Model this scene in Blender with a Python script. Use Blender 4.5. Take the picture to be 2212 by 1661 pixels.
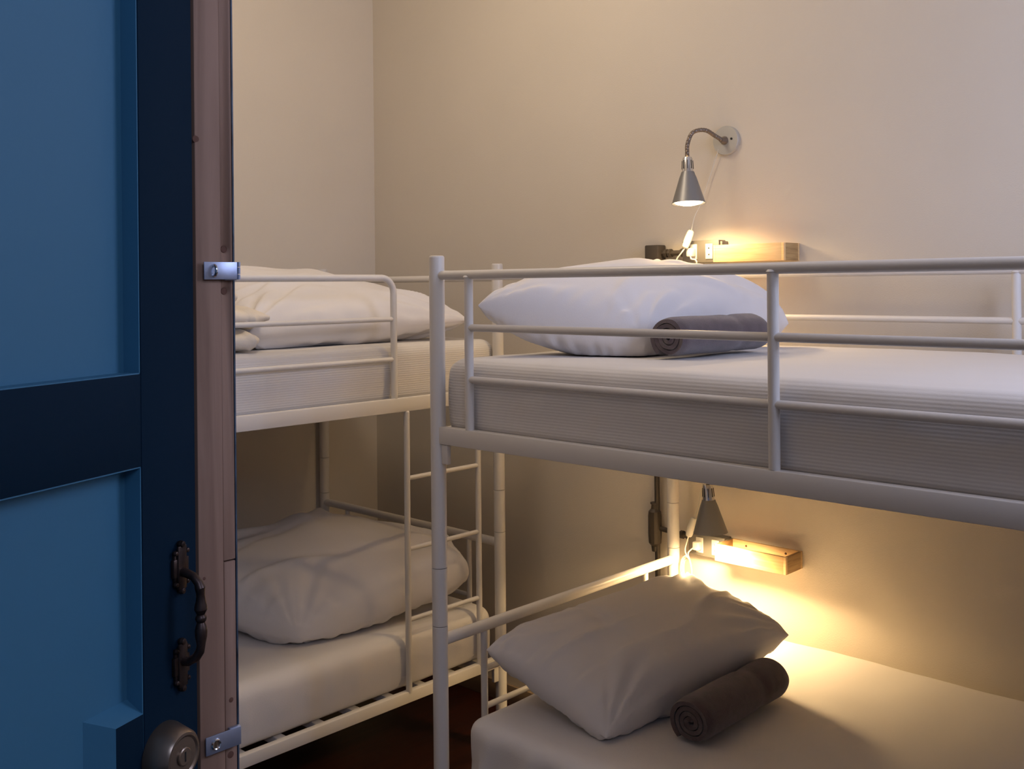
import bpy, bmesh, math, random
from mathutils import Vector, Matrix, noise
for o in list(bpy.data.objects): bpy.data.objects.remove(o, do_unlink=True)
S = bpy.context.scene
C = S.collection
PI = math.pi

# ------------------------------------------------------------------ camera
FPX = 2193.2
cam_d = bpy.data.cameras.new('camera'); cam = bpy.data.objects.new('camera', cam_d); C.objects.link(cam)
cam_d.sensor_fit = 'HORIZONTAL'; cam_d.sensor_width = 36.0
cam_d.lens = 36.0 * FPX / 2212.0
cam_d.shift_x = -4.03 / 2212.0
cam_d.shift_y = -213.2 / 2212.0
cam_d.clip_start = 0.02
R_ = Vector((0.72421824, 0.6895023, -0.00972166)); U_ = Vector((0.00701524, 0.00673041, 0.99995274)); F_ = Vector((-0.68953515, 0.72425222, -0.00003726))
m = Matrix((R_, U_, -F_)).transposed().to_4x4(); m.translation = Vector((1.8087, -1.6325, 1.4753))
cam.matrix_world = m
S.camera = cam

# ------------------------------------------------------------------ world, lights, exposure
W = bpy.data.worlds.new('world'); S.world = W; W.use_nodes = True
bg = W.node_tree.nodes['Background']; bg.inputs[0].default_value = (0.55, 0.66, 1.0, 1); bg.inputs[1].default_value = 0.14
S.view_settings.view_transform = 'Standard'; S.view_settings.look = 'None'
S.view_settings.exposure = 0.0; S.view_settings.gamma = 1.0; S.view_settings.use_curve_mapping = False

def area(name, loc, target, sx, sy, power, col):
    l = bpy.data.lights.new(name, 'AREA'); l.shape = 'RECTANGLE'; l.size = sx; l.size_y = sy; l.energy = power; l.color = col
    o = bpy.data.objects.new(name, l); C.objects.link(o); o.location = loc
    o.rotation_euler = (Vector(target) - Vector(loc)).to_track_quat('-Z', 'Y').to_euler()
    return o
FL = -0.055      # floor level
CEIL = 3.0
WY = 1.046       # long wall
WX = -1.542      # side wall
pl = bpy.data.lights.new('ceiling_lamp_light', 'POINT'); pl.energy = 18.5; pl.color = (1.0, 0.81, 0.58); pl.shadow_soft_size = 0.16
plo = bpy.data.objects.new('ceiling_lamp_light', pl); C.objects.link(plo); plo.location = (-0.25, 0.02, 2.72)
area('window_daylight', (2.17, 0.15, 2.0), (0.2, 0.4, 1.4), 0.7, 0.9, 19, (0.62, 0.70, 1.0))
area('hall_fill_light', (3.0, -1.75, 2.6), (0.95, -1.3, 1.6), 0.8, 0.8, 15, (0.60, 0.70, 1.0))  # added cool fill aimed at the door leaf; the hall has no window

# ------------------------------------------------------------------ materials
def nodes(name):
    m = bpy.data.materials.new(name); m.use_nodes = True
    nt = m.node_tree; return m, nt, nt.nodes['Principled BSDF']
def mat(name, col, rough=0.6, metal=0.0, bump=0.0, bscale=200.0, var=0.0, vscale=3.0, spec=0.5, sheen=0.0, stretch=None):
    m, nt, b = nodes(name)
    b.inputs['Base Color'].default_value = (*col, 1); b.inputs['Roughness'].default_value = rough; b.inputs['Metallic'].default_value = metal
    b.inputs['Specular IOR Level'].default_value = spec
    if sheen: b.inputs['Sheen Weight'].default_value = sheen
    tc = nt.nodes.new('ShaderNodeTexCoord'); src = tc.outputs['Object']
    if stretch:
        mp = nt.nodes.new('ShaderNodeMapping'); mp.inputs['Scale'].default_value = stretch; nt.links.new(src, mp.inputs[0]); src = mp.outputs[0]
    if var:
        n = nt.nodes.new('ShaderNodeTexNoise'); n.inputs['Scale'].default_value = vscale; n.inputs['Detail'].default_value = 5; nt.links.new(src, n.inputs['Vector'])
        r = nt.nodes.new('ShaderNodeValToRGB')
        r.color_ramp.elements[0].position = .3; r.color_ramp.elements[1].position = .7
        r.color_ramp.elements[0].color = (*[c * (1 - var) for c in col], 1); r.color_ramp.elements[1].color = (*[min(1, c * (1 + var)) for c in col], 1)
        nt.links.new(n.outputs[0], r.inputs[0]); nt.links.new(r.outputs[0], b.inputs['Base Color'])
    if bump:
        n = nt.nodes.new('ShaderNodeTexNoise'); n.inputs['Scale'].default_value = bscale; n.inputs['Detail'].default_value = 4; nt.links.new(src, n.inputs['Vector'])
        bp = nt.nodes.new('ShaderNodeBump'); bp.inputs['Strength'].default_value = bump; bp.inputs['Distance'].default_value = 0.002
        nt.links.new(n.outputs[0], bp.inputs['Height']); nt.links.new(bp.outputs[0], b.inputs['Normal'])
    return m
def wood(name, c1, c2, axis='Z', rough=0.55, scale=14, knots=False):
    m, nt, b = nodes(name); b.inputs['Roughness'].default_value = rough
    tc = nt.nodes.new('ShaderNodeTexCoord'); mp = nt.nodes.new('ShaderNodeMapping'); nt.links.new(tc.outputs['Object'], mp.inputs[0])
    s = {'X': (0.5, 6, 6), 'Y': (6, 0.5, 6), 'Z': (6, 6, 0.35)}[axis]; mp.inputs['Scale'].default_value = s
    n = nt.nodes.new('ShaderNodeTexNoise'); n.inputs['Scale'].default_value = scale; n.inputs['Detail'].default_value = 6; n.inputs['Distortion'].default_value = .6
    nt.links.new(mp.outputs[0], n.inputs['Vector'])
    r = nt.nodes.new('ShaderNodeValToRGB'); r.color_ramp.elements[0].position = .35; r.color_ramp.elements[1].position = .65
    r.color_ramp.elements[0].color = (*c1, 1); r.color_ramp.elements[1].color = (*c2, 1)
    nt.links.new(n.outputs[0], r.inputs[0]); nt.links.new(r.outputs[0], b.inputs['Base Color'])
    bp = nt.nodes.new('ShaderNodeBump'); bp.inputs['Strength'].default_value = .25; bp.inputs['Distance'].default_value = .001
    nt.links.new(n.outputs[0], bp.inputs['Height']); nt.links.new(bp.outputs[0], b.inputs['Normal'])
    return m
def emis(name, col, st):
    m, nt, b = nodes(name); b.inputs['Base Color'].default_value = (*col, 1)
    b.inputs['Emission Color'].default_value = (*col, 1); b.inputs['Emission Strength'].default_value = st
    return m
def ribbed(name, col, freq):
    m, nt, b = nodes(name); b.inputs['Roughness'].default_value = .85; b.inputs['Base Color'].default_value = (*col, 1)
    tc = nt.nodes.new('ShaderNodeTexCoord')
    w = nt.nodes.new('ShaderNodeTexWave'); w.wave_type = 'BANDS'; w.bands_direction = 'Z'; w.inputs['Scale'].default_value = freq
    w.inputs['Distortion'].default_value = 0.8; w.inputs['Detail'].default_value = 2; w.inputs['Detail Scale'].default_value = 3
    nt.links.new(tc.outputs['Object'], w.inputs['Vector'])
    bp = nt.nodes.new('ShaderNodeBump'); bp.inputs['Strength'].default_value = .28; bp.inputs['Distance'].default_value = .0015
    n = nt.nodes.new('ShaderNodeTexNoise'); n.inputs['Scale'].default_value = 500; nt.links.new(tc.outputs['Object'], n.inputs['Vector'])
    bp2 = nt.nodes.new('ShaderNodeBump'); bp2.inputs['Strength'].default_value = .15; bp2.inputs['Distance'].default_value = .001
    nt.links.new(w.outputs['Fac'], bp.inputs['Height']); nt.links.new(n.outputs[0], bp2.inputs['Height']); nt.links.new(bp.outputs[0], bp2.inputs['Normal'])
    nt.links.new(bp2.outputs[0], b.inputs['Normal'])
    return m
M = dict(
    wall=mat('wall_paint', (0.66, 0.60, 0.52), .9, bump=.25, bscale=260, var=.02, vscale=2.0, spec=.2),
    ceil=mat('ceiling_paint', (0.75, 0.72, 0.68), .9),
    base=mat('baseboard_paint', (0.30, 0.22, 0.15), .6),
    enamel=mat('white_enamel', (0.70, 0.67, 0.64), .36, bump=.08, bscale=500),
    cap=mat('grey_plastic', (0.30, 0.30, 0.31), .5),
    sheet=mat('white_cotton_sheet', (0.73, 0.70, 0.685), .88, bump=.2, bscale=420, spec=.25),
    case=mat('white_pillowcase', (0.76, 0.73, 0.725), .85, bump=.15, bscale=500, spec=.25),
    quilt=mat('cream_quilt', (0.73, 0.665, 0.58), .88, bump=.2, bscale=300, spec=.2),
    rib=ribbed('ribbed_sheet', (0.68, 0.655, 0.64), 48),
    towel=mat('grey_terry', (0.095, 0.070, 0.082), .95, bump=.9, bscale=700, var=.25, vscale=60, spec=.1, sheen=.5),
    towel2=mat('brown_grey_terry', (0.085, 0.054, 0.054), .95, bump=.9, bscale=700, var=.25, vscale=60, spec=.1, sheen=.5),
    navy=mat('navy_paint', (0.0012, 0.013, 0.030), .75, bump=.12, bscale=90, spec=.12),
    blue=mat('sky_blue_paint', (0.040, 0.150, 0.25), .55, bump=.12, bscale=90, spec=.35),
    jamb=wood('bare_pine', (0.21, 0.115, 0.075), (0.30, 0.175, 0.12), 'Z', .7, 8),
    hole=mat('drilled_wood', (0.12, 0.05, 0.03), .8),
    edge=mat('chipped_blue_edge_paint', (0.04, 0.06, 0.09), .5, var=.8, vscale=25),
    shelf=wood('light_pine', (0.74, 0.48, 0.22), (0.84, 0.60, 0.32), 'X', .5, 18),
    shelf_end=wood('pine_end_grain', (0.36, 0.22, 0.09), (0.52, 0.34, 0.15), 'Y', .6, 24),
    steel=mat('zinc_steel', (0.36, 0.40, 0.53), .38, .75, bump=.05, bscale=120),
    chrome=mat('chrome', (0.75, 0.75, 0.76), .15, 1.0),
    silver=mat('silver_paint', (0.26, 0.26, 0.265), .42, .55),
    plate=mat('satin_plate', (0.50, 0.49, 0.46), .45, .35),
    goose=mat('gooseneck_metal', (0.22, 0.18, 0.15), .4, .7),
    bronze=mat('dark_bronze', (0.060, 0.040, 0.035), .38, .8, bump=.15, bscale=80, var=.4, vscale=60),
    lock=mat('aged_brass_lock', (0.26, 0.20, 0.155), .33, .85, bump=.05, bscale=60),
    conduit=mat('dark_conduit', (0.075, 0.062, 0.05), .5, .3, bump=.1, bscale=100),
    iron=mat('grey_outlet_box', (0.16, 0.15, 0.135), .5, .3),
    plastic=mat('white_plastic', (0.64, 0.62, 0.56), .35),
    slot=mat('black_slot', (0.01, 0.01, 0.01), .6),
    bulb=emis('lamp_bulb_glow', (1.0, 0.78, 0.48), 9.0),
    diff=emis('ceiling_lamp_glow', (1.0, 0.85, 0.65), 2.5),
    glass=mat('window_glass', (0.9, 0.95, 1.0), .02),
    floor=wood('dark_red_floorboards', (0.020, 0.004, 0.003), (0.040, 0.008, 0.004), 'Y', .35, 10),
)
M['glass'].node_tree.nodes['Principled BSDF'].inputs['Transmission Weight'].default_value = 1.0

# ------------------------------------------------------------------ mesh helpers
def tube(bm, pts, r, seg=16, closed=False, caps=True, mi=0):
    pts = [Vector(p) for p in pts]; n = len(pts)
    rs = r if isinstance(r, (list, tuple)) else [r] * n
    t0 = (pts[1] - pts[0]).normalized()
    up = Vector((0, 0, 1)) if abs(t0.z) < .9 else Vector((1, 0, 0))
    nrm = (up - t0 * up.dot(t0)).normalized(); rings = []
    for i, p in enumerate(pts):
        if closed: t = (pts[(i + 1) % n] - pts[i - 1]).normalized()
        elif i == 0: t = t0
        elif i == n - 1: t = (pts[-1] - pts[-2]).normalized()
        else: t = ((pts[i + 1] - p).normalized() + (p - pts[i - 1]).normalized()).normalized()
        nrm = (nrm - t * nrm.dot(t)).normalized(); b = t.cross(nrm)
        rings.append([bm.verts.new(p + (nrm * math.cos(a) + b * math.sin(a)) * rs[i]) for a in [2 * PI * k / seg for k in range(seg)]])
    fs = []
    rr = range(n) if closed else range(n - 1)
    for i in rr:
        A, B = rings[i], rings[(i + 1) % n]
        for k in range(seg): fs.append(bm.faces.new((A[k], A[(k + 1) % seg], B[(k + 1) % seg], B[k])))
    if caps and not closed:
        fs.append(bm.faces.new(rings[0][::-1])); fs.append(bm.faces.new(rings[-1]))
    for f in fs: f.smooth = len(f.verts) == 4; f.material_index = mi
def box(bm, lo, hi, bev=0.0, mi=0, seg=2, mtx=None):
    lo = Vector(lo); hi = Vector(hi); b2 = bmesh.new()
    bmesh.ops.create_cube(b2, size=1.0)
    for v in b2.verts: v.co = Vector(((lo[i] + hi[i]) / 2 + v.co[i] * (hi[i] - lo[i])) for i in range(3))
    if bev: bmesh.ops.bevel(b2, geom=list(b2.edges), offset=bev, segments=seg, affect='EDGES', profile=.5)
    if mtx: bmesh.ops.transform(b2, matrix=mtx, verts=b2.verts)
    add(bm, b2, mi, smooth=False); b2.free()
def add(bm, b2, mi=0, smooth=None):
    mp = {}
    for v in b2.verts: mp[v] = bm.verts.new(v.co)
    for f in b2.faces:
        try: g = bm.faces.new([mp[v] for v in f.verts])
        except ValueError: continue
        g.material_index = mi; g.smooth = f.smooth if smooth is None else smooth
def lathe(bm, prof, origin, axis, seg=32, mi=0, smooth=True):
    """prof: (radius, distance along axis)"""
    a = Vector(axis).normalized(); q = a.to_track_quat('Z', 'Y').to_matrix(); o = Vector(origin); rings = []
    for r, h in prof:
        if r < 1e-6: rings.append([bm.verts.new(o + a * h)])
        else: rings.append([bm.verts.new(o + q @ Vector((r * math.cos(t), r * math.sin(t), h))) for t in [2 * PI * k / seg for k in range(seg)]])
    for A, B in zip(rings, rings[1:]):
        for k in range(seg):
            k2 = (k + 1) % seg
            if len(A) == 1 and len(B) == 1: continue
            if len(A) == 1: f = bm.faces.new((A[0], B[k2], B[k]))
            elif len(B) == 1: f = bm.faces.new((A[k], A[k2], B[0]))
            else: f = bm.faces.new((A[k], A[k2], B[k2], B[k]))
            f.smooth = smooth; f.material_index = mi
def obj(name, bm, mats, parent=None, recalc=True, auto=True):
    if recalc: bmesh.ops.recalc_face_normals(bm, faces=bm.faces)
    me = bpy.data.meshes.new(name); bm.to_mesh(me); bm.free()
    for x in (mats if isinstance(mats, (list, tuple)) else [mats]): me.materials.append(x)
    o = bpy.data.objects.new(name, me); C.objects.link(o)
    if parent is not None:
        o.parent = parent
        off = Vector((0, 0, 0)); p = parent
        while p is not None: off = off + p.location; p = p.parent
        me.transform(Matrix.Translation(-off))
    else:
        pass
    if auto:
        try: me.set_sharp_from_angle(angle=math.radians(28))
        except Exception: pass
    return o
def empty(name, loc, label, cat, group=None):
    o = bpy.data.objects.new(name, None); C.objects.link(o); o.empty_display_size = .05
    o.location = Vector(loc); o['label'] = label; o['category'] = cat
    if group: o['group'] = group
    return o
def tag(o, label, cat, group=None):
    o['label'] = label; o['category'] = cat
    if group: o['group'] = group
    return o
def struct(name, bm, mats, parent=None):
    o = obj(name, bm, mats, parent)
    if parent is None: o['kind'] = 'structure'
    return o
def smooth_path(pts, n=8, closed=False):
    P = [Vector(p) for p in pts]; out = []; N = len(P)
    rng = range(N) if closed else range(N - 1)
    for i in rng:
        if closed: a, b, c, d = P[i - 1], P[i], P[(i + 1) % N], P[(i + 2) % N]
        else: a, b, c, d = P[max(i - 1, 0)], P[i], P[i + 1], P[min(i + 2, N - 1)]
        for k in range(n):
            t = k / n
            out.append(.5 * ((2 * b) + (c - a) * t + (2 * a - 5 * b + 4 * c - d) * t * t + (3 * b - a - 3 * c + d) * t ** 3))
    if not closed: out.append(P[-1])
    return out

# ------------------------------------------------------------------ the room
def slab(name, lo, hi, m):
    bm = bmesh.new(); box(bm, lo, hi); return struct(name, bm, m)
XR = 2.2; YF0, YF1 = -1.120, -1.080
slab('floor', (-1.7, -3.4, FL - .1), (3.2, WY + .1, FL), M['floor'])
slab('ceiling', (WX - .1, YF0, CEIL), (XR + .1, WY + .1, CEIL + .1), M['ceil'])
slab('wall_back', (WX, WY, FL), (XR + .1, WY + .1, CEIL), M['wall'])
slab('wall_left', (WX - .1, YF1, FL), (WX, WY + .1, CEIL), M['wall'])
# right side wall with a window opening
bm = bmesh.new(); wy0, wy1, wz0, wz1 = -.25, .55, 1.5, 2.5
box(bm, (XR, YF1, FL), (XR + .1, wy0, CEIL)); box(bm, (XR, wy1, FL), (XR + .1, WY, CEIL))
box(bm, (XR, wy0, FL), (XR + .1, wy1, wz0)); box(bm, (XR, wy0, wz1), (XR + .1, wy1, CEIL))
struct('wall_right', bm, M['wall'])
bm = bmesh.new()
box(bm, (XR + .04, wy0, wz0), (XR + .05, wy1, wz1))
win = struct('window_1', bm, M['glass'])
bm = bmesh.new(); w_ = .045
for lo, hi in (((wy0, wz0), (wy1, wz0 + w_)), ((wy0, wz1 - w_), (wy1, wz1)), ((wy0, wz0), (wy0 + w_, wz1)), ((wy1 - w_, wz0), (wy1, wz1)), (((wy0 + wy1) / 2 - .02, wz0), ((wy0 + wy1) / 2 + .02, wz1))):
    box(bm, (XR + .02, lo[0], lo[1]), (XR + .07, hi[0], hi[1]), .004)
obj('window_frame', bm, M['enamel'], win)
# wall with the doorway (camera looks in through it)
DX0, DX1, DZ = .884, 1.95, 2.35
bm = bmesh.new()
box(bm, (WX - .1, YF0, FL), (.80, YF1, CEIL)); box(bm, (DX1, YF0, FL), (XR + .1, YF1, CEIL)); box(bm, (.80, YF0, DZ), (DX1, YF1, CEIL))
struct('wall_front', bm, M['wall'])
bm = bmesh.new(); box(bm, (WX, WY - .012, FL), (XR, WY, FL + .07), .002); struct('baseboard_back', bm, M['base'])
bm = bmesh.new(); box(bm, (WX, YF1, FL), (WX + .012, WY - .012, FL + .07), .002); struct('baseboard_left', bm, M['base'])

# door post: bare pine, rebated, with screw holes
def cut_holes(o, cutters):
    for lo_bm in cutters:
        me = bpy.data.meshes.new('cut'); bmesh.ops.recalc_face_normals(lo_bm, faces=lo_bm.faces); lo_bm.to_mesh(me); lo_bm.free()
        c = bpy.data.objects.new('cut', me); C.objects.link(c)
        md = o.modifiers.new('b', 'BOOLEAN'); md.operation = 'DIFFERENCE'; md.solver = 'EXACT'; md.object = c
        bpy.context.view_layer.update()
        dg = bpy.context.evaluated_depsgraph_get(); new = bpy.data.meshes.new_from_object(o.evaluated_get(dg))
        o.modifiers.clear(); o.data = new; bpy.data.objects.remove(c, do_unlink=True)
XS = .884
bm = bmesh.new(); box(bm, (.80, -1.1195, FL), (XS, -1.0915, DZ), .0012)
post = struct('trim_1', bm, [M['jamb'], M['hole']])
bm = bmesh.new(); box(bm, (.80, -1.0910, 1.1985), (XS - .0012, -1.0775, DZ), .001)
upper_strip = obj('rebate_strip', bm, [M['jamb'], M['hole']], post)
bm = bmesh.new(); box(bm, (.80, -1.0903, FL), (XS - .0018, -1.0772, 1.1970), .001)
lower_strip = obj('rebate_strip', bm, [M['jamb'], M['hole']], post)
def cone_cut(y, z, r0, r1, d):
    b = bmesh.new(); lathe(b, [(0, -d), (r1, -d), (r0, 0), (r0 * 1.05, .004), (0, .004)], (XS - .0010, y, z), (1, 0, 0), 24); return b
cut_holes(upper_strip, [cone_cut(-1.0858, 1.5154, .0054, .0030, .005), cone_cut(-1.0860, 1.4726, .0054, .0030, .005)])
for y, z in ((-1.0858, 1.5154), (-1.0860, 1.4726)):
    bm = bmesh.new(); lathe(bm, [(.0034, -.0048), (.0034, -.0040), (0, -.0036)], (XS, y, z), (1, 0, 0), 20); obj('screw_head', bm, M['hole'], upper_strip)
bm = bmesh.new()
for y, z, r in ((-1.1178, 1.6245, .0038), (-1.1135, 1.186, .0020), (-1.0838, 1.0555, .0026), (-1.0850, 1.0000, .0036)):
    lathe(bm, [(r, 0), (r * .5, .0003), (0, .0003)], (XS - .0001 if y < -1.09 else XS - .0017, y, z), (1, 0, 0), 18)
obj('knots', bm, M['hole'], post)
bm = bmesh.new(); box(bm, (.80, -1.0768, FL), (XS - .0014, -1.0752, DZ)); obj('painted_edge', bm, M['edge'], post)
bm = bmesh.new(); box(bm, (DX1 - .03, -1.1195, FL), (DX1, -1.0775, DZ), .002); struct('trim_2', bm, M['jamb'])
bm = bmesh.new(); box(bm, (XS, -1.1195, DZ - .03), (DX1 - .03, -1.0775, DZ), .002); struct('trim_3', bm, M['jamb'])

# blue panelled door leaf: local u runs from the lock edge towards the hinge side, n faces the viewer
DA = Vector((.8845, -1.1225, 0)); du = Vector((.365, -.931, 0)).normalized(); dn = Vector((.931, .365, 0)).normalized()
DM = Matrix((( du.x, dn.x, 0, DA.x), (du.y, dn.y, 0, DA.y), (0, 0, 1, 0), (0, 0, 0, 1)))
LW, LT, LZ0, LZ1 = .76, .038, FL + .01, 2.30
def dbox(bm, lo, hi, bev=0, mi=0): box(bm, lo, hi, bev, mi, mtx=DM)
rails = [(LZ0, .20), (.62, .72), (1.3115, 1.397), (2.16, LZ1)]; ST = .0735
bm = bmesh.new()
dbox(bm, (0, -LT, LZ0), (ST, 0, LZ1), .001); dbox(bm, (LW - .09, -LT, LZ0), (LW, 0, LZ1), .001)
for a, b in rails: dbox(bm, (ST, -LT + .0005, a), (LW - .09, -.0004, b), .0008)
door = struct('door_1', bm, M['navy'])
for (a, b) in ((.20, .62), (.72, 1.3115), (1.397, 2.16)):
    bm = bmesh.new(); dbox(bm, (ST - .01, -LT * .5 - .008, a - .01), (LW - .08, -.0195, b + .01), 0)
    # moulded reveals round the panel
    q = .0012
    dbox(bm, (ST, -.0195, a), (ST + q, -.0012, b)); dbox(bm, (LW - .09 - q, -.0195, a), (LW - .09, -.0012, b))
    dbox(bm, (ST, -.0195, a), (LW - .09, -.0012, a + q)); dbox(bm, (ST, -.0195, b - q), (LW - .09, -.0012, b))
    obj('door_panel', bm, M['blue'], door)
bm = bmesh.new(); b2 = bmesh.new(); bmesh.ops.create_cube(b2, size=1)
for v in b2.verts:
    top = v.co.z > 0; left = v.co.x > 0; front = v.co.y > 0
    x = (.1085 if front else .128) if left else ST + .001
    z = (1.083 if front else 1.094) if top else .93
    v.co = DM @ Vector((x, -.0005 if front else -.0195, z))
add(bm, b2, 0, False); b2.free()
for f in bm.faces: f.material_index = 0 if f.calc_center_median().dot(dn) > DM.to_translation().dot(dn) - .002 else 1
obj('lock_block', bm, [M['navy'], M['blue']], door)
# bronze pull handle
def D(u, n, z): return DM @ Vector((u, n, z))
hu = .0262
bm = bmesh.new()
def rosette(zc, s):
    for (u0, n0, z0, u1, n1, z1, bv) in ((-.0085, 0, -.0165, .0085, .0035, .0165, .001), (-.006, .0035, -.021, .006, .006, .021, .001), (-.0105, 0, -.009, .0105, .0045, .009, .001)):
        box(bm, (hu + u0, n0, zc + z0), (hu + u1, n1, zc + z1), bv, mtx=DM)
    for sg in (-1, 1):
        lathe(bm, [(0, -.004), (.0028, -.003), (.0036, 0), (.0028, .003), (0, .004)], D(hu, .004, zc + sg * .0225), dn, 14)
        for su in (-1, 1): lathe(bm, [(0, -.003), (.002, -.002), (.0026, 0), (.002, .002), (0, .003)], D(hu + su * .008, .004, zc + sg * .015), dn, 12)
rosette(1.2065, 1); rosette(1.1125, -1)
ppts = []; prs = []
zt_, zb_ = 1.2030, 1.1160
core = [(0, zt_ , .0042), (.008, zt_ - .001, .0045), (.0185, zt_ - .004, .0040), (.0245, zt_ - .010, .0042), (.0262, zt_ - .0145, .0050), (.0265, zt_ - .018, .0042)]
bal = [(.021, .0040), (.026, .0046), (.031, .0058), (.0345, .0062), (.0375, .0048), (.0395, .0036), (.0410, .0048), (.0425, .0054), (.0440, .0054), (.0455, .0048), (.047, .0036), (.050, .0048), (.055, .0060), (.061, .0056), (.066, .0046), (.069, .0041)]
seq = core + [(.0268, zt_ - d, r) for d, r in bal] + [(.0255, zt_ - .0745, .0044), (.021, zt_ - .081, .0044), (.012, zt_ - .0865, .0042), (0, zt_ - .088, .0042)]
tube(bm, [D(hu - (.0 if n < .01 else 0), n, z) for n, z, r in seq], [r for *_, r in seq], 16)
obj('door_handle', bm, M['bronze'], door)
bm = bmesh.new(); lathe(bm, [(.0285, 0), (.0285, .003), (.0262, .012), (.0238, .022), (.0215, .0248), (.019, .0252), (.0170, .0238), (.0165, .0238), (0, .0240)], D(.049, 0, 1.037), dn, 40)
lk = obj('deadbolt', bm, M['lock'], door)
bm = bmesh.new(); lathe(bm, [(.0085, .0240), (.0085, .0256), (.0075, .0262), (0, .0262)], D(.049, 0, 1.037), dn, 28); ky = obj('key_cylinder', bm, M['lock'], lk)
bm = bmesh.new(); box(bm, (.0482, .026, 1.0325), (.0498, .02655, 1.0415), mtx=DM); obj('keyhole', bm, M['slot'], lk)

# hasps on the post
def hasp(name, y0, y1, z0, z1, ys, label, ring):
    X = XS + .0002; e = empty(name, (X, (y0 + y1) / 2, z0), label, 'hasp', 'steel hasps on the door post')
    bm = bmesh.new()
    z_m = (z0 + z1) / 2
    box(bm, (X + .004, y0, z0), (X + .0055, y1, z1), .0004)
    obj('hasp_plate', bm, M['steel'], e)
    bm = bmesh.new()
    if not ring:
        box(bm, (X, ys - .0035, z_m - .0065), (X + .0012, ys + .0035, z_m + .0065))
        pts = [(X, ys, z_m - .0052), (X + .006, ys, z_m - .0052)] + [(X + .0065 + .0045 * math.sin(a), ys, z_m - .0052 * math.cos(a)) for a in [PI * k / 10 for k in range(11)]] + [(X + .006, ys, z_m + .0052), (X, ys, z_m + .0052)]
        tube(bm, pts, .0016, 10)
        obj('staple', bm, M['chrome'], e)
        bm = bmesh.new()
        for a, b in ((0, .28), (.31, .69), (.72, 1)):
            tube(bm, [(X + .005, y1 + .0008, z0 + (z1 - z0) * a), (X + .005, y1 + .0008, z0 + (z1 - z0) * b)], .0019, 12)
        obj('hinge_knuckle', bm, M['steel'], e)
        bm = bmesh.new(); box(bm, (X, y1 - .014, z0 - .0008), (X + .004, y1 - .001, z1 - .002), .0003); obj('hasp_mount', bm, M['steel'], e)
    else:
        box(bm, (X, ys - .004, z_m - .004), (X + .004, ys + .004, z_m + .004)); obj('staple_mount', bm, M['steel'], e)
        bm = bmesh.new(); lathe(bm, [(.0032, .0055), (.0036, .0072), (.0046, .0078), (.0056, .0066), (.0058, .0055)], (X, ys, z_m), (1, 0, 0), 28); obj('eyelet', bm, M['chrome'], e)
        bm = bmesh.new(); lathe(bm, [(0, .0060), (.0034, .0058)], (X, ys, z_m), (1, 0, 0), 20); box(bm, (X + .006, ys - .0004, z_m - .003), (X + .0066, ys + .0004, z_m + .003)); obj('screw_head', bm, M['lock'], e)
        bm = bmesh.new(); box(bm, (X, y1 - .012, z0 + .002), (X + .004, y1, z1 + .0005), .0003); obj('hasp_mount', bm, M['steel'], e)
    return e
hasp('door_hasp', -1.1135, -1.0755, 1.4845, 1.5022, -1.1032, 'upper steel hasp closed over a chrome staple on the pine door post', False)
hasp('door_hasp', -1.1165, -1.0770, 1.0107, 1.0290, -1.1057, 'lower bluish steel hasp with a round eyelet near the bottom of the pine post', True)

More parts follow.
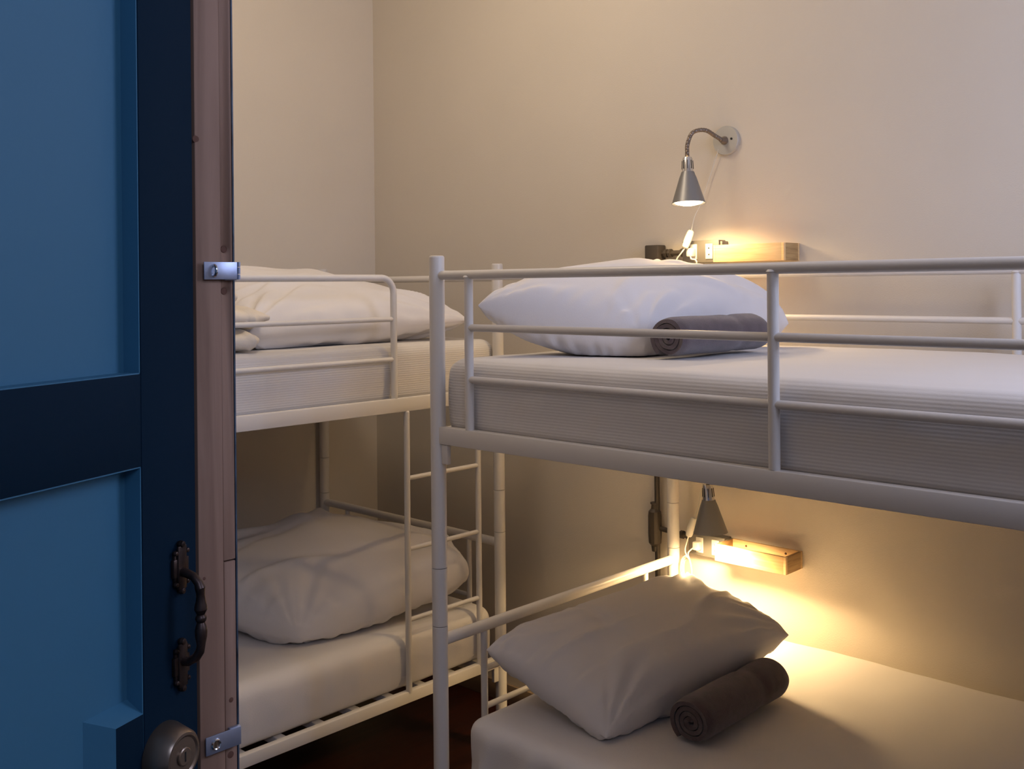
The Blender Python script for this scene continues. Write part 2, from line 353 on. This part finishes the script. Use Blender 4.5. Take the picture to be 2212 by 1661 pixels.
# ------------------------------------------------------------------ bunk beds (local frame: x along the bed from head, y across from front to back)
ZT, ZR1, ZR2, ZR3, ZBT, ZBB = 1.546, 1.502, 1.379, 1.259, 1.1425, 1.1005
LBT, LBB, BW, BL = .2580, .2240, .97, 1.79
PR = .0185
def bunk(name, Mx, label, ladder, loop):
    root = empty(name, Mx @ Vector((BL / 2, BW / 2, FL)), label, 'bunk bed')
    def put(nm, bm, m, par=None):
        bmesh.ops.transform(bm, matrix=Mx, verts=bm.verts)
        return obj(nm, bm, m, par or root)
    for (x, y) in ((0, 0), (0, BW), (BL, 0), (BL, BW)):
        bm = bmesh.new()
        for z0, z1 in ((FL + .012, .6640), (.6655, .8025), (.8040, ZT)):
            lathe(bm, [(0, z0), (PR - .0006, z0), (PR, z0 + .0008), (PR, z1 - .0008), (PR - .0006, z1), (0, z1)], (x, y, 0), (0, 0, 1), 32)
        p = put('post', bm, M['enamel'])
        bm = bmesh.new(); lathe(bm, [(0, ZT), (PR - .001, ZT), (PR - .001, ZT + .0015), (PR - .004, ZT + .003), (0, ZT + .003)], (x, y, 0), (0, 0, 1), 24); put('cap', bm, M['enamel'], p)
        bm = bmesh.new(); lathe(bm, [(0, FL), (PR + .002, FL), (PR + .002, FL + .012), (0, FL + .012)], (x, y, 0), (0, 0, 1), 24); put('foot', bm, M['cap'], p)
    for y in (0, BW):
        sg = 1 if y == 0 else -1
        for zb, zt in ((ZBB, ZBT), (LBB, LBT)):
            bm = bmesh.new(); box(bm, (PR * .6, y - .011, zb), (BL - PR * .6, y + .011, zt), .003)
            box(bm, (PR + .01, y + sg * .011 - (.0 if sg > 0 else .022), zb), (BL - PR - .01, y + sg * .011 + (.022 if sg > 0 else 0), zb + .003))
            b = put('side_beam', bm, M['enamel'])
        # guard rails
        bm = bmesh.new()
        if loop and y == 0:
            x0 = .443; rr = .045
            pts = [(x0, y, ZBT)] + [(x0, y, ZR1 - rr)] + [(x0 + rr - rr * math.cos(a), y, ZR1 - rr + rr * math.sin(a)) for a in [PI / 2 * k / 8 for k in range(1, 9)]] + [(BL - .1, y, ZR1)]
            tube(bm, pts, .0100, 16)
            g = put('guard_rail', bm, M['enamel'])
            for z in (ZR2, ZR3):
                bm = bmesh.new(); tube(bm, [(x0, y, z), (BL - .1, y, z)], .0075, 14); put('guard_bar', bm, M['enamel'], g)
            bm = bmesh.new(); tube(bm, [(BL - .1, y, ZBT), (BL - .1, y, ZR1)], .0100, 14); put('guard_upright', bm, M['enamel'], g)
        else:
            tube(bm, [(0, y, ZR1), (BL, y, ZR1)], .0105, 18)
            g = put('guard_rail', bm, M['enamel'])
            for z in (ZR2, ZR3):
                bm = bmesh.new(); tube(bm, [(.109, y, z), (BL - .109, y, z)], .0085, 14); put('guard_bar', bm, M['enamel'], g)
            for x in (.109, .893 if y == 0 else 1.0, BL - .109):
                bm = bmesh.new(); tube(bm, [(x, y, ZBT), (x, y, ZR1 - .004)], .0105, 16)
                lathe(bm, [(.0105, 0), (.0075, .004), (0, .005)], (x, y - .004, ZR1 - .006), (0, 0, 1), 14)
                put('guard_upright', bm, M['enamel'], g)
        for x in (0, BL):   # beam brackets
            s2 = 1 if x == 0 else -1
            for zb in (ZBB, LBB):
                bm = bmesh.new(); xa, xb = sorted((x + s2 * .017, x + s2 * .038)); box(bm, (xa, y - .006, zb - .047), (xb, y + .006, zb - .001), .0015)
                put('hook_bracket', bm, M['enamel'])
    for x in (0, BL):
        s2 = 1 if x == 0 else -1
        for z, r in ((ZR1, .0115), (.628, .0140)):
            bm = bmesh.new(); tube(bm, [(x, 0, z), (x, BW, z)], r, 18); hb = put('end_rail', bm, M['enamel'])
            if z < 1:
                for yy in (.147, .823):
                    bm = bmesh.new(); tube(bm, [(x, yy, LBB + .01), (x, yy, z)], .0088, 14); put('end_upright', bm, M['enamel'], hb)
                for zz in (.520, .4255):
                    bm = bmesh.new(); tube(bm, [(x, .147, zz), (x, .823, zz)], .0075, 14); put('end_bar', bm, M['enamel'], hb)
        for zb, zt in ((ZBB, ZBT), (LBB, LBT)):
            bm = bmesh.new(); box(bm, (x - .010, PR, zb), (x + .010, BW - PR, zt - .006), .003); put('end_beam', bm, M['enamel'])
    for zb in (ZBB, LBB):
        for k in range(14):
            x = .075 + k * (BL - .15) / 13
            bm = bmesh.new(); box(bm, (x - .014, .012, zb + .004), (x + .014, BW - .012, zb + .0275 if zb < 1 else zb + .012), .002); put('slat', bm, M['enamel'])
    if ladder:
        xa, xb = .101, .400
        bm = bmesh.new()
        tube(bm, [(xa, -.004, LBT - .005), (xa, -.004, ZBB + .004)], .0095, 14); lad = put('ladder', bm, M['enamel'])
        bm = bmesh.new(); tube(bm, [(xb, -.004, LBT - .005), (xb, -.004, ZBB - .002)], .0095, 14)
        lathe(bm, [(.0095, 0), (.006, .005), (0, .006)], (xb, -.004, ZBB - .002), (0, 0, 1), 14); put('ladder_rail', bm, M['enamel'], lad)
        for z in (.898, .684, .471):
            bm = bmesh.new(); tube(bm, [(xa, -.004, z), (xb, -.004, z)], .0072, 14); put('rung', bm, M['enamel'], lad)
    return root
MR = Matrix.Identity(4)
# left bunk: local x -> world -y, local y -> world -x
LX, LY = -.5425, .758
ML = Matrix(((0, -1, 0, LX), (-1, 0, 0, LY), (0, 0, 1, 0), (0, 0, 0, 1)))
bunk('bunk_bed', MR, 'white metal bunk bed in front on the right, full length guard rails', False, False)
bunk('bunk_bed', ML, 'white metal bunk bed further back on the left, with a ladder at its head end', True, True)

# ------------------------------------------------------------------ soft things
def fb(p, s, seed): return noise.noise(Vector((p[0] * s + seed * 7.3, p[1] * s - seed * 3.1, p[2] * s + seed)))
def mattress(name, Mx, x0, x1, y0, y1, z0, z1, r, m, label, seed, sag=0.0, loose=.004):
    """rounded slab: superellipse section, wavy covers"""
    bm = bmesh.new(); L, Wd, H = x1 - x0, y1 - y0, z1 - z0
    NX, NY, NZ = 110, 60, 16
    cx, cy, cz = (x0 + x1) / 2, (y0 + y1) / 2, (z0 + z1) / 2
    b2 = bmesh.new(); vs = {}
    def P(i, j, k):
        key = (i, j, k)
        if key in vs: return vs[key]
        p = Vector((x0 + L * i / NX, y0 + Wd * j / NY, z0 + H * k / NZ))
        c = Vector((min(max(p.x, x0 + r), x1 - r), min(max(p.y, y0 + r), y1 - r), min(max(p.z, z0 + r), z1 - r)))
        d = p - c
        if d.length > 1e-9:
            mx = max(abs(d.x), abs(d.y), abs(d.z)); p = c + d.normalized() * mx
        n = (p - Vector((cx, cy, cz)))
        side = 1 - min(1, abs(n.z) / (H / 2))
        w = fb(p, 3.0, seed) * .004 + fb(p, 9, seed + 1) * .002
        if p.z > cz:
            p.z += w * 1.0 - sag * math.sin(PI * min(1, max(0, (p.x - x0) / L))) * math.sin(PI * min(1, max(0, (p.y - y0) / Wd)))
        rid = (1 - abs(fb((p.x * 1.0, p.y * 1.0, p.z * .35), 11, seed + 5))) ** 4
        off = (rid - .35) * loose * side + math.sin(PI * (p.z - z0) / H) * .006
        if j in (0, NY): p.y += (-1 if j == 0 else .3) * off
        if i in (0, NX): p.x += (-1 if i == 0 else 1) * off
        vs[key] = b2.verts.new(p); return vs[key]
    def q(a, b, c, d):
        f = b2.faces.new((a, b, c, d)); f.smooth = True
    for i in range(NX):
        for j in range(NY):
            q(P(i, j, 0), P(i, j + 1, 0), P(i + 1, j + 1, 0), P(i + 1, j, 0)); q(P(i, j, NZ), P(i + 1, j, NZ), P(i + 1, j + 1, NZ), P(i, j + 1, NZ))
    for i in range(NX):
        for k in range(NZ):
            q(P(i, 0, k), P(i + 1, 0, k), P(i + 1, 0, k + 1), P(i, 0, k + 1)); q(P(i, NY, k), P(i, NY, k + 1), P(i + 1, NY, k + 1), P(i + 1, NY, k))
    for j in range(NY):
        for k in range(NZ):
            q(P(0, j, k), P(0, j, k + 1), P(0, j + 1, k + 1), P(0, j + 1, k)); q(P(NX, j, k), P(NX, j + 1, k), P(NX, j + 1, k + 1), P(NX, j, k + 1))
    bmesh.ops.transform(b2, matrix=Mx, verts=b2.verts)
    o = obj(name, b2, m, auto=False); bm.free()
    return tag(o, label, 'mattress')
G = 'mattresses on the bunk beds'
mattress('mattress', MR, .004, BL - .03, .022, .955, ZBB + .013, 1.302, .035, M['rib'], 'ribbed white mattress on the upper deck of the right bunk bed', 3)
mattress('mattress', MR, .078, BL - .03, .004, 1.005, .256, .464, .035, M['sheet'], 'mattress under a smooth white sheet on the lower deck of the right bunk', 9, loose=.024)
mattress('mattress', ML, -.010, BL - .04, .022, .955, ZBB + .013, 1.300, .035, M['rib'], 'ribbed white mattress on the upper deck of the left bunk bed', 5)
mattress('mattress', ML, .022, BL - .04, .015, .945, .252, .425, .040, M['sheet'], 'white mattress on the lower deck of the left bunk behind the ladder', 7, loose=.006)

def pillow(name, A, B, Cc, Dd, top, bot, zmin, seed, m, label, pinch=.07, wr=1.0, N=90, bias=(0, 0), group='white pillows on the bunk beds', cat='pillow', pw=.46, ex=3.3, rc=.035):
    """A,B,Cc,Dd: the four corners (u,v)=(-1,-1),(1,-1),(1,1),(-1,1)"""
    A, B, Cc, Dd = map(Vector, (A, B, Cc, Dd))
    nrm = ((Cc - A).cross(Dd - B)).normalized()
    if nrm.z < 0: nrm = -nrm
    bm = bmesh.new(); grid = {}
    rng = random.Random(seed * 13 + 1); creases = []
    for k_ in range(15):
        a_ = rng.choice(((-1, -1), (1, -1), (1, 1), (-1, 1))) if k_ < 9 else rng.choice(((rng.uniform(-.8, .8), -1), (1, rng.uniform(-.8, .8)), (rng.uniform(-.8, .8), 1), (-1, rng.uniform(-.8, .8))))
        tgt = (rng.uniform(-.55, .55), rng.uniform(-.55, .55)); dd = math.hypot(tgt[0] - a_[0], tgt[1] - a_[1])
        creases.append((a_[0], a_[1], (tgt[0] - a_[0]) / dd, (tgt[1] - a_[1]) / dd, rng.uniform(.6, 1.35), rng.uniform(.022, .05), rng.choice((-.7, 1, 1)) * rng.uniform(.35, .8), rng.uniform(-.12, .12)))
    def base(u, v):
        a = 1 - pinch * (1 - v * v) * abs(u) ** 1.5; b = 1 - pinch * (1 - u * u) * abs(v) ** 1.5
        k = 1 - rc * (abs(u) * abs(v)) ** 4
        u2, v2 = u * a * k, v * b * k
        s, t = (u2 + 1) / 2, (v2 + 1) / 2
        return A * (1 - s) * (1 - t) + B * s * (1 - t) + Cc * s * t + Dd * (1 - s) * t
    for side in (1, -1):
        for i in range(N + 1):
            for j in range(N + 1):
                u = math.sin(PI / 2 * (2 * i / N - 1)); v = math.sin(PI / 2 * (2 * j / N - 1))
                edge = i in (0, N) or j in (0, N)
                if side == -1 and edge: grid[(-1, i, j)] = grid[(1, i, j)]; continue
                p = base(u, v)
                fu, fv = 1 - abs(u) ** ex, 1 - abs(v) ** ex
                f = max(0, fu * fv) ** pw
                uu, vv = u - bias[0], v - bias[1]
                f *= 1 + .22 * (math.exp(-(uu * uu + vv * vv) / .5) - .4)
                h = top if side == 1 else bot
                # wrinkles fanning out of the corners and along the seams
                w = 0
                for cu, cv, sd in ((-1, -1, 0), (1, -1, 1), (1, 1, 2), (-1, 1, 3)):
                    dx, dy = u - cu, v - cv; rr = math.hypot(dx, dy)
                    ang = math.atan2(dy, dx)
                    w += math.exp(-((rr - .45) / .38) ** 2) * noise.noise(Vector((ang * 5.5, rr * .9, seed * 3.7 + sd * 9 + side)))
                ed = min(1 - abs(u), 1 - abs(v))
                tang = u if (1 - abs(v)) < (1 - abs(u)) else v
                w += .9 * math.exp(-(ed / .16) ** 2) * noise.noise(Vector((tang * 9, ed * 2, seed + 40)))
                for (x0_, y0_, dx_, dy_, ln_, wd_, hh_, bend_) in creases:
                    px_, py_ = u - x0_, v - y0_
                    al = px_ * dx_ + py_ * dy_; t_ = al / ln_
                    if t_ < -.05 or t_ > 1: continue
                    di = px_ * -dy_ + py_ * dx_ + bend_ * math.sin(t_ * 2.6)
                    ww_ = wd_ * (.5 + 1.2 * t_)
                    w += hh_ * math.exp(-(di / (ww_ if di > 0 else ww_ * 2.6)) ** 2) * math.sin(PI * min(1, max(0, t_ * .95 + .05))) ** .7
                w += .5 * noise.noise(Vector((u * 1.6, v * 1.6, seed * 2.1)))
                amp = .013 * wr * min(1, ed * 9 + .12)
                p = p + nrm * side * h * f + Vector((0, 0, 1)) * side * w * amp
                if edge: p = p + nrm * .004 * noise.noise(Vector((u * 6, v * 6, seed)))
                if p.z < zmin:
                    p.z = zmin + .0004
                grid[(side, i, j)] = bm.verts.new(p)
    for side in (1, -1):
        for i in range(N):
            for j in range(N):
                a, b, c, d = grid[(side, i, j)], grid[(side, i + 1, j)], grid[(side, i + 1, j + 1)], grid[(side, i, j + 1)]
                try: f = bm.faces.new((a, b, c, d) if side == 1 else (d, c, b, a)); f.smooth = True
                except ValueError: pass
    o = obj(name, bm, m, auto=False)
    return tag(o, label, cat, group)
# right bunk, lower deck
pillow('pillow', (.070, .065, .605), (.415, .105, .476), (.550, .70, .590), (.14, .82, .615), .100, .10, .466, 2, M['case'],
       'white pillow lit by the low lamp behind it, on the lower right bed', pinch=.05, wr=1.2)
# right bunk, upper deck
pillow('pillow', (.055, .06, 1.430), (.375, .32, 1.325), (.46, .88, 1.365), (.08, .82, 1.46), .124, .11, 1.304, 5, M['case'],
       'white pillow with a bluish sheen on the upper right bed, behind the guard rail', pinch=.05, wr=1.2)
# left bunk, lower deck
pillow('pillow', (-.665, .045, .445), (-.570, .715, .535), (-1.24, .66, .58), (-1.26, -.14, .56), .150, .09, .427, 8, M['case'],
       'large dim pillow behind the ladder on the lower left bed', pinch=.0, wr=1.3, rc=.10)
# left bunk, upper deck
pillow('pillow', (-.66, -.12, 1.335), (-.60, .705, 1.362), (-1.12, .67, 1.425), (-1.12, -.04, 1.535), .082, .09, 1.302, 11, M['case'],
       'wide white pillow on the upper left bed, beside the folded cream quilt', pinch=.03, wr=1.2)
# folded quilt at the edge of the view on the upper left bed
def quilt():
    root = empty('folded_quilt', (-.75, -.35, 1.305), 'crumpled cream quilt folded beside the pillow on the upper left bed', 'quilt')
    for n_, (z, t, x0, x1, y0, y1) in enumerate(((1.306, .050, -.60, -1.15, -.75, -.095), (1.362, .055, -.61, -1.08, -.75, -.065), (1.425, .045, -.66, -1.00, -.75, -.13))):
        bm = bmesh.new(); N1, N2 = 70, 28; rings = []
        for i in range(N1 + 1):
            s = i / N1; y = y1 + (y0 - y1) * s
            taper = min(1, (s * 9) ** .5 + .22)
            ring = []
            for j in range(N2):
                a = 2 * PI * j / N2
                cx, sx = math.cos(a), math.sin(a)
                px = (x0 + x1) / 2 + (x0 - x1) / 2 * math.copysign(abs(cx) ** .6, cx) * (.9 + .1 * taper)
                pz = z + t * .55 + t * .62 * taper * math.copysign(abs(sx) ** .8, sx)
                p = Vector((px, y, pz))
                w = noise.noise(Vector((px * 9 + n_ * 5, y * 11, pz * 14))) * .022 + (1 - abs(noise.noise(Vector((px * 7, y * 17 + n_, pz * 8))))) ** 6 * .018 + noise.noise(Vector((px * 22, y * 26, pz * 30 + n_))) * .006
                p += Vector((cx * 1.0, 0, sx)).normalized() * w
                if s < .01: p.y += noise.noise(Vector((px * 8, n_, 0))) * .02
                p.z = max(p.z, 1.3055)
                ring.append(bm.verts.new(p))
            rings.append(ring)
        for A, B in zip(rings, rings[1:]):
            for k in range(N2): f = bm.faces.new((A[k], A[(k + 1) % N2], B[(k + 1) % N2], B[k])); f.smooth = True
        for rg in (rings[0], rings[-1]):
            c = Vector((0, 0, 0))
            for v in rg: c += v.co
            c /= N2; c.y += .006 if rg is rings[0] else 0
            cv = bm.verts.new(c)
            for k in range(N2): f = bm.faces.new((rg[k], rg[(k + 1) % N2], cv)); f.smooth = True
        obj('quilt_fold', bm, M['quilt'], root, auto=False)
quilt()

# rolled towels
def towel(name, p0, p1, R, zsup, m, label, seed, turns=3.6, th=.0128, squash=.92):
    p0, p1 = Vector(p0), Vector(p1); ax = (p1 - p0).normalized(); L = (p1 - p0).length
    up = Vector((0, 0, 1)); sd = ax.cross(up).normalized(); up = sd.cross(ax).normalized()
    bm = bmesh.new(); NS = 150; NL = 36
    r0 = R - th * 1.08 * turns - th / 2
    r0 = max(r0, .003); dr = (R - th / 2 - r0)
    outl = []
    for i in range(NS + 1):
        t = i / NS; a = 2 * PI * turns * t - 2.2 - 2 * PI * (turns % 1)
        outl.append((r0 + dr * t, a))
    def sec(s):
        pts = []
        for sign in (1, -1):
            rngo = outl if sign == 1 else outl[::-1]
            for (r, a) in rngo:
                hw = dr / turns / 2 * .80
                if sign == 1 and r > r0 + dr * (1 - 1.02 / turns):   # outer face: lumpy
                    hw += .002 * noise.noise(Vector((a * 1.5, s * 3, seed)))
                pts.append(((r + sign * hw), a))
        return pts
    rows = []
    for k in range(NL + 1):
        s = k / NL; c = p0 + ax * L * s
        e = min(s, 1 - s) * L
        rnd = 1 - .10 * math.exp(-(e / .010) ** 2)
        dent = 1 - .07 * math.exp(-((s - .68) / .05) ** 2)
        row = []
        for r, a in sec(s):
            rr = r * rnd * dent * (1 + .03 * noise.noise(Vector((math.cos(a), math.sin(a), s * 3 + seed))))
            layer = (r - r0) / dr
            po = ax * (.004 * noise.noise(Vector((r * 160, seed, a * .3))) if k in (0, NL) else 0)
            q = c + sd * rr * math.cos(a) + up * rr * squash * math.sin(a) + po
            q.z = max(q.z, zsup + .0005)
            row.append(bm.verts.new(q))
        rows.append(row)
    n = len(rows[0])
    for A, B in zip(rows, rows[1:]):
        for k in range(n): f = bm.faces.new((A[k], A[(k + 1) % n], B[(k + 1) % n], B[k])); f.smooth = True
    for rg in (rows[0], rows[-1]):   # end caps of the strip
        for i in range(NS):
            try: bm.faces.new((rg[i], rg[i + 1], rg[n - 2 - i], rg[n - 1 - i]))
            except ValueError: pass
    o = obj(name, bm, m)
    return tag(o, label, 'towel', 'rolled towels on the beds')
towel('rolled_towel', (.466, .284, 1.353), (.494, .622, 1.353), .0585, 1.298, M['towel'], 'grey rolled towel leaning on the pillow of the upper right bed', 3)
towel('rolled_towel', (.550, .234, .517), (.554, .585, .517), .060, .460, M['towel2'], 'brown grey rolled towel lying in front of the pillow on the lower right bed', 6)

# ------------------------------------------------------------------ things on the long wall
def wall_lamp(bx, bz, hx, hz, label, power, tilt):
    """base on the wall at (bx,bz); shade mouth centre at (hx, hy, hz)"""
    root = empty('wall_lamp', (bx, WY, bz), label, 'wall lamp', 'silver reading lamps on the wall')
    bm = bmesh.new(); lathe(bm, [(0, 0), (.044, 0), (.044, .012), (.0425, .0145), (0, .0150)], (bx, WY, bz), (0, -1, 0), 48); obj('base_plate', bm, M['plate'], root)
    bm = bmesh.new(); lathe(bm, [(.013, .014), (.0125, .020), (.010, .026), (.007, .036), (0, .037)], (bx - .002, WY, bz), (0, -1, 0), 24); obj('swivel', bm, M['goose'], root)
    bm = bmesh.new(); lathe(bm, [(.0035, .014), (.0035, .0165), (0, .017)], (bx + .022, WY, bz + .003), (0, -1, 0), 14); obj('base_screw', bm, M['slot'], root)
    hy = WY - .166
    ax = Vector(tilt).normalized()      # from mouth up to the neck
    mouth = Vector((hx, hy, hz)); tp = mouth + ax * .138
    bm = bmesh.new()
    q = smooth_path([(bx - .002, WY - .03, bz), (bx - .008, WY - .056, bz + .010), (bx - .016, WY - .100, bz + .024), (tp.x + .004, tp.y + .024, bz + .016), tuple(tp + ax * .042 + Vector((0, .004, 0))), tuple(tp + ax * .015), tuple(tp)], 14)
    rr = [.0062 + .0006 * math.sin(i * 2.4) for i in range(len(q))]
    tube(bm, q, rr, 14); obj('gooseneck', bm, M['goose'], root)
    bm = bmesh.new()
    lathe(bm, [(.0075, .140), (.0125, .138), (.0150, .132), (.0165, .100), (.0185, .090), (.0178, .088), (.0150, .098), (.0130, .131)], mouth, ax, 32)
    sk = obj('lamp_socket', bm, M['chrome'], root)
    side = ax.cross(Vector((0, 1, 0))).normalized(); fr = side.cross(ax)
    for k in range(8):
        a = 2 * PI * k / 8 + .2; d = side * math.cos(a) + fr * math.sin(a)
        bm = bmesh.new(); tube(bm, [mouth + ax * .103 + d * .0168, mouth + ax * .128 + d * .0155], .0011, 6); obj('vent_slot', bm, M['slot'], sk)
    bm = bmesh.new()
    lathe(bm, [(.0190, .094), (.0215, .086), (.0250, .078), (.0480, .004), (.0495, 0), (.0482, .0005), (.0460, .006), (.0235, .077), (.0190, .088)], mouth, ax, 48)
    obj('lamp_shade', bm, M['silver'], root)
    bm = bmesh.new()
    lathe(bm, [(.0130, .060), (.0200, .050), (.0330, .018), (.0430, .0060), (.0380, .0010), (.022, -.0035), (0, -.0050)], mouth, ax, 32)
    obj('bulb', bm, M['bulb'], root)
    l = bpy.data.lights.new('lamp_bulb_light', 'SPOT'); l.energy = power; l.color = (1.0, 0.68, 0.32); l.shadow_soft_size = .035; l.spot_size = math.radians(160); l.spot_blend = .5
    lo = bpy.data.objects.new('lamp_bulb_light', l); C.objects.link(lo)
    lo.location = mouth - ax * .012; lo.rotation_euler = (-ax).to_track_quat('-Z', 'Y').to_euler()
    return root
wall_lamp(.1594, 1.908, .128, 1.711, 'silver gooseneck reading lamp above the upper right bed, its round base in view', 12, (-.07, .07, 1))
wall_lamp(.2100, .955, .192, .757, 'silver reading lamp lighting the lower right bed, top hidden by the upper deck', 32, (-.06, .0, 1))

def shelf(z0, z1, y0, label):
    root = empty('wooden_shelf_box', (.276, WY, z0), label, 'shelf', 'narrow pine boxes on the wall')
    x0, x1, t = .161, .3935, .009
    y1 = WY - .0005
    bm = bmesh.new(); box(bm, (x0 + t, y0, z0), (x1 - t, y0 + t, z1), .0008); box(bm, (x0, y0, z0), (x0 + t, y0 + t, z1), .0008); box(bm, (x1 - t, y0, z0), (x1, y0 + t, z1), .0008); obj('front_board', bm, M['shelf'], root)
    bm = bmesh.new(); box(bm, (x0, y1 - t, z0), (x1, y1, z1), .0008); bb = obj('back_board', bm, M['shelf'], root)
    for xa in (x0, x1 - t):
        bm = bmesh.new(); box(bm, (xa + .0003, y0 + t, z0), (xa + t - .0003, y1 - t, z1 - .0003), .0006); obj('end_board', bm, M['shelf_end'], root)
    bm = bmesh.new(); box(bm, (x0 + t, y0 + t, z0), (x1 - t, y1 - t, z0 + .008)); obj('bottom_board', bm, M['shelf'], root)
    for xs in (.215, .345):
        bm = bmesh.new(); lathe(bm, [(.0034, 0), (.003, .0015), (0, .002)], (xs, y1 - t, z1 - .014), (0, -1, 0), 14); obj('screw', bm, M['hole'], bb)
shelf(1.5395, 1.5900, .956, 'pine box shelf above the upper right bed, beside the outlets')
shelf(.6560, .7055, .950, 'open pine box shelf under the low lamp on the lower right wall')

def outlet(x0, x1, z0, z1, label):
    root = empty('outlet_box', ((x0 + x1) / 2, WY, z0), label, 'outlet box', 'grey outlet boxes')
    bm = bmesh.new(); box(bm, (x0, WY - .040, z0), (x1, WY - .0005, z1), .003)
    box(bm, (x1 - .001, WY - .034, z0 + .006), (x1 + .008, WY - .0005, z1 - .004), .002); obj('box_body', bm, M['iron'], root)
    for xc, plug in ((x0 + .042, True), (x0 + .098, False)):
        bm = bmesh.new(); box(bm, (xc - .0125, WY - .0425, (z0 + z1) / 2 - .023), (xc + .0125, WY - .0395, (z0 + z1) / 2 + .023), .001); s = obj('socket', bm, M['plastic'], root)
        zc = (z0 + z1) / 2
        for dz in (-.010, .010):
            bm = bmesh.new()
            sgn = 1 if dz > 0 else -1
            v = [bm.verts.new((xc + a, WY - .0428, zc + dz + b)) for a, b in ((-.0035, -.0022 * sgn), (.0035, -.0022 * sgn), (0, .0032 * sgn))]
            v2 = [bm.verts.new(w.co + Vector((0, .0006, 0))) for w in v]
            bm.faces.new(v); bm.faces.new(v2[::-1])
            for i in range(3): bm.faces.new((v[i], v[(i + 1) % 3], v2[(i + 1) % 3], v2[i]))
            obj('socket_slot', bm, M['slot'], s)
    return root
outlet(.018, .150, 1.5400, 1.6080, 'grey box of white outlets beside the upper pine shelf')
outlet(.030, .160, .6440, .7100, 'grey box of white outlets beside the lower pine shelf, under the low lamp')

# conduit run
root = empty('electrical_conduit', (-.100, WY, FL), 'dark metal conduit running down the wall behind the right bunk, with junction boxes', 'conduit')
yc = WY - .020
bm = bmesh.new(); tube(bm, [(-.100, yc, FL + .075), (-.100, yc, 1.552)], .0085, 14); obj('vertical_pipe', bm, M['conduit'], root)
bm = bmesh.new(); box(bm, (-.122, WY - .045, 1.5480), (-.070, WY - .0005, 1.6000), .004); jb = obj('junction_box', bm, M['conduit'], root)
bm = bmesh.new(); tube(bm, [(-.072, yc, 1.573), (.018, yc, 1.573)], .0085, 14)
for x in (-.060, -.045, .002): lathe(bm, [(.0135, 0), (.0135, .010), (0, .010)], (x, yc, 1.573), (1, 0, 0), 8)
obj('horizontal_pipe', bm, M['conduit'], root)
bm = bmesh.new(); prof = [(0, -.072), (.010, -.072), (.012, -.055), (.0200, -.045), (.0215, -.020), (.0215, .040), (.0200, .055), (.012, .064), (.0105, .078), (.0140, .079), (.0140, .084), (0, .084)]
lathe(bm, prof, (-.108, WY - .0225, .695), (0, 0, 1), 12, smooth=False); obj('conduit_body', bm, M['conduit'], root)
bm = bmesh.new(); tube(bm, [(-.090, yc, .698), (.030, yc, .690)], .0080, 14)
for x in (-.01, .015): lathe(bm, [(.0130, 0), (.0130, .010), (0, .010)], (x, yc, .692), (1, 0, 0), 8)
obj('horizontal_pipe', bm, M['conduit'], root)
for z in (.35, 1.0, 1.3):
    bm = bmesh.new(); box(bm, (-.118, WY - .030, z), (-.082, WY - .0005, z + .012), .002); obj('pipe_clip', bm, M['conduit'], root)

# lamp cords with in-line switches
def cord(pts1, sw0, sw1, pts2, plug, label):
    root = empty('lamp_cord', plug, label, 'lamp cord', 'white lamp cords')
    bm = bmesh.new(); tube(bm, smooth_path(pts1 + [sw0], 8), .0013, 8); obj('cord', bm, M['plastic'], root)
    a, b = Vector(sw0), Vector(sw1); d = (b - a)
    bm = bmesh.new(); prof = [(0, 0), (.0050, .001), (.0078, .004), (.0090, .010), (.0100, .5 * d.length), (.0090, d.length - .010), (.0078, d.length - .004), (.0050, d.length - .001), (0, d.length)]
    lathe(bm, [(q_[0] * 1.2, q_[1]) for q_ in prof], a, d, 18); obj('inline_switch', bm, M['plastic'], root)
    bm = bmesh.new(); tube(bm, smooth_path([sw1] + pts2 + [plug], 8), .0022, 8); obj('cord', bm, M['plastic'], root)
    p = Vector(plug); bm = bmesh.new()
    box(bm, (p.x - .011, p.y - .004, p.z - .013), (p.x + .011, WY - .0428, p.z + .013), .004); obj('plug', bm, M['plastic'], root)
    return root
Yc = WY - .05
cord([(.136, WY - .016, 1.884), (.126, WY - .012, 1.862), (.100, WY - .010, 1.800), (.070, WY - .014, 1.722), (.058, WY - .030, 1.682)], (.0665, WY - .060, 1.640), (.050, WY - .074, 1.584),
     [(.038, WY - .075, 1.570), (.020, WY - .072, 1.552), (.018, WY - .066, 1.534), (.034, WY - .056, 1.523), (.056, WY - .054, 1.524), (.072, WY - .056, 1.532), (.084, WY - .060, 1.540), (.080, WY - .062, 1.549), (.066, WY - .063, 1.553)],
     (.060, WY - .062, 1.572), 'white cord with an inline switch hanging from the upper reading lamp')
loop = []
for k in range(3):
    for a in [2 * PI * j / 8 for j in range(8)]:
        loop.append((.050 + (.014 + .003 * k) * math.cos(a + PI / 2), WY - .075 - .004 * k, .605 + (.034 + .004 * k) * math.sin(a + PI / 2)))
cord([(.200, WY - .016, .940), (.140, WY - .010, .925), (.086, WY - .010, .900), (.072, WY - .028, .845), (.0712, WY - .046, .793)], (.0674, WY - .062, .764), (.056, WY - .078, .705),
     [(.045, WY - .080, .665)] + loop + [(.050, WY - .070, .655)], (.072, WY - .062, .677), 'white cord coiled below the plug under the low reading lamp')
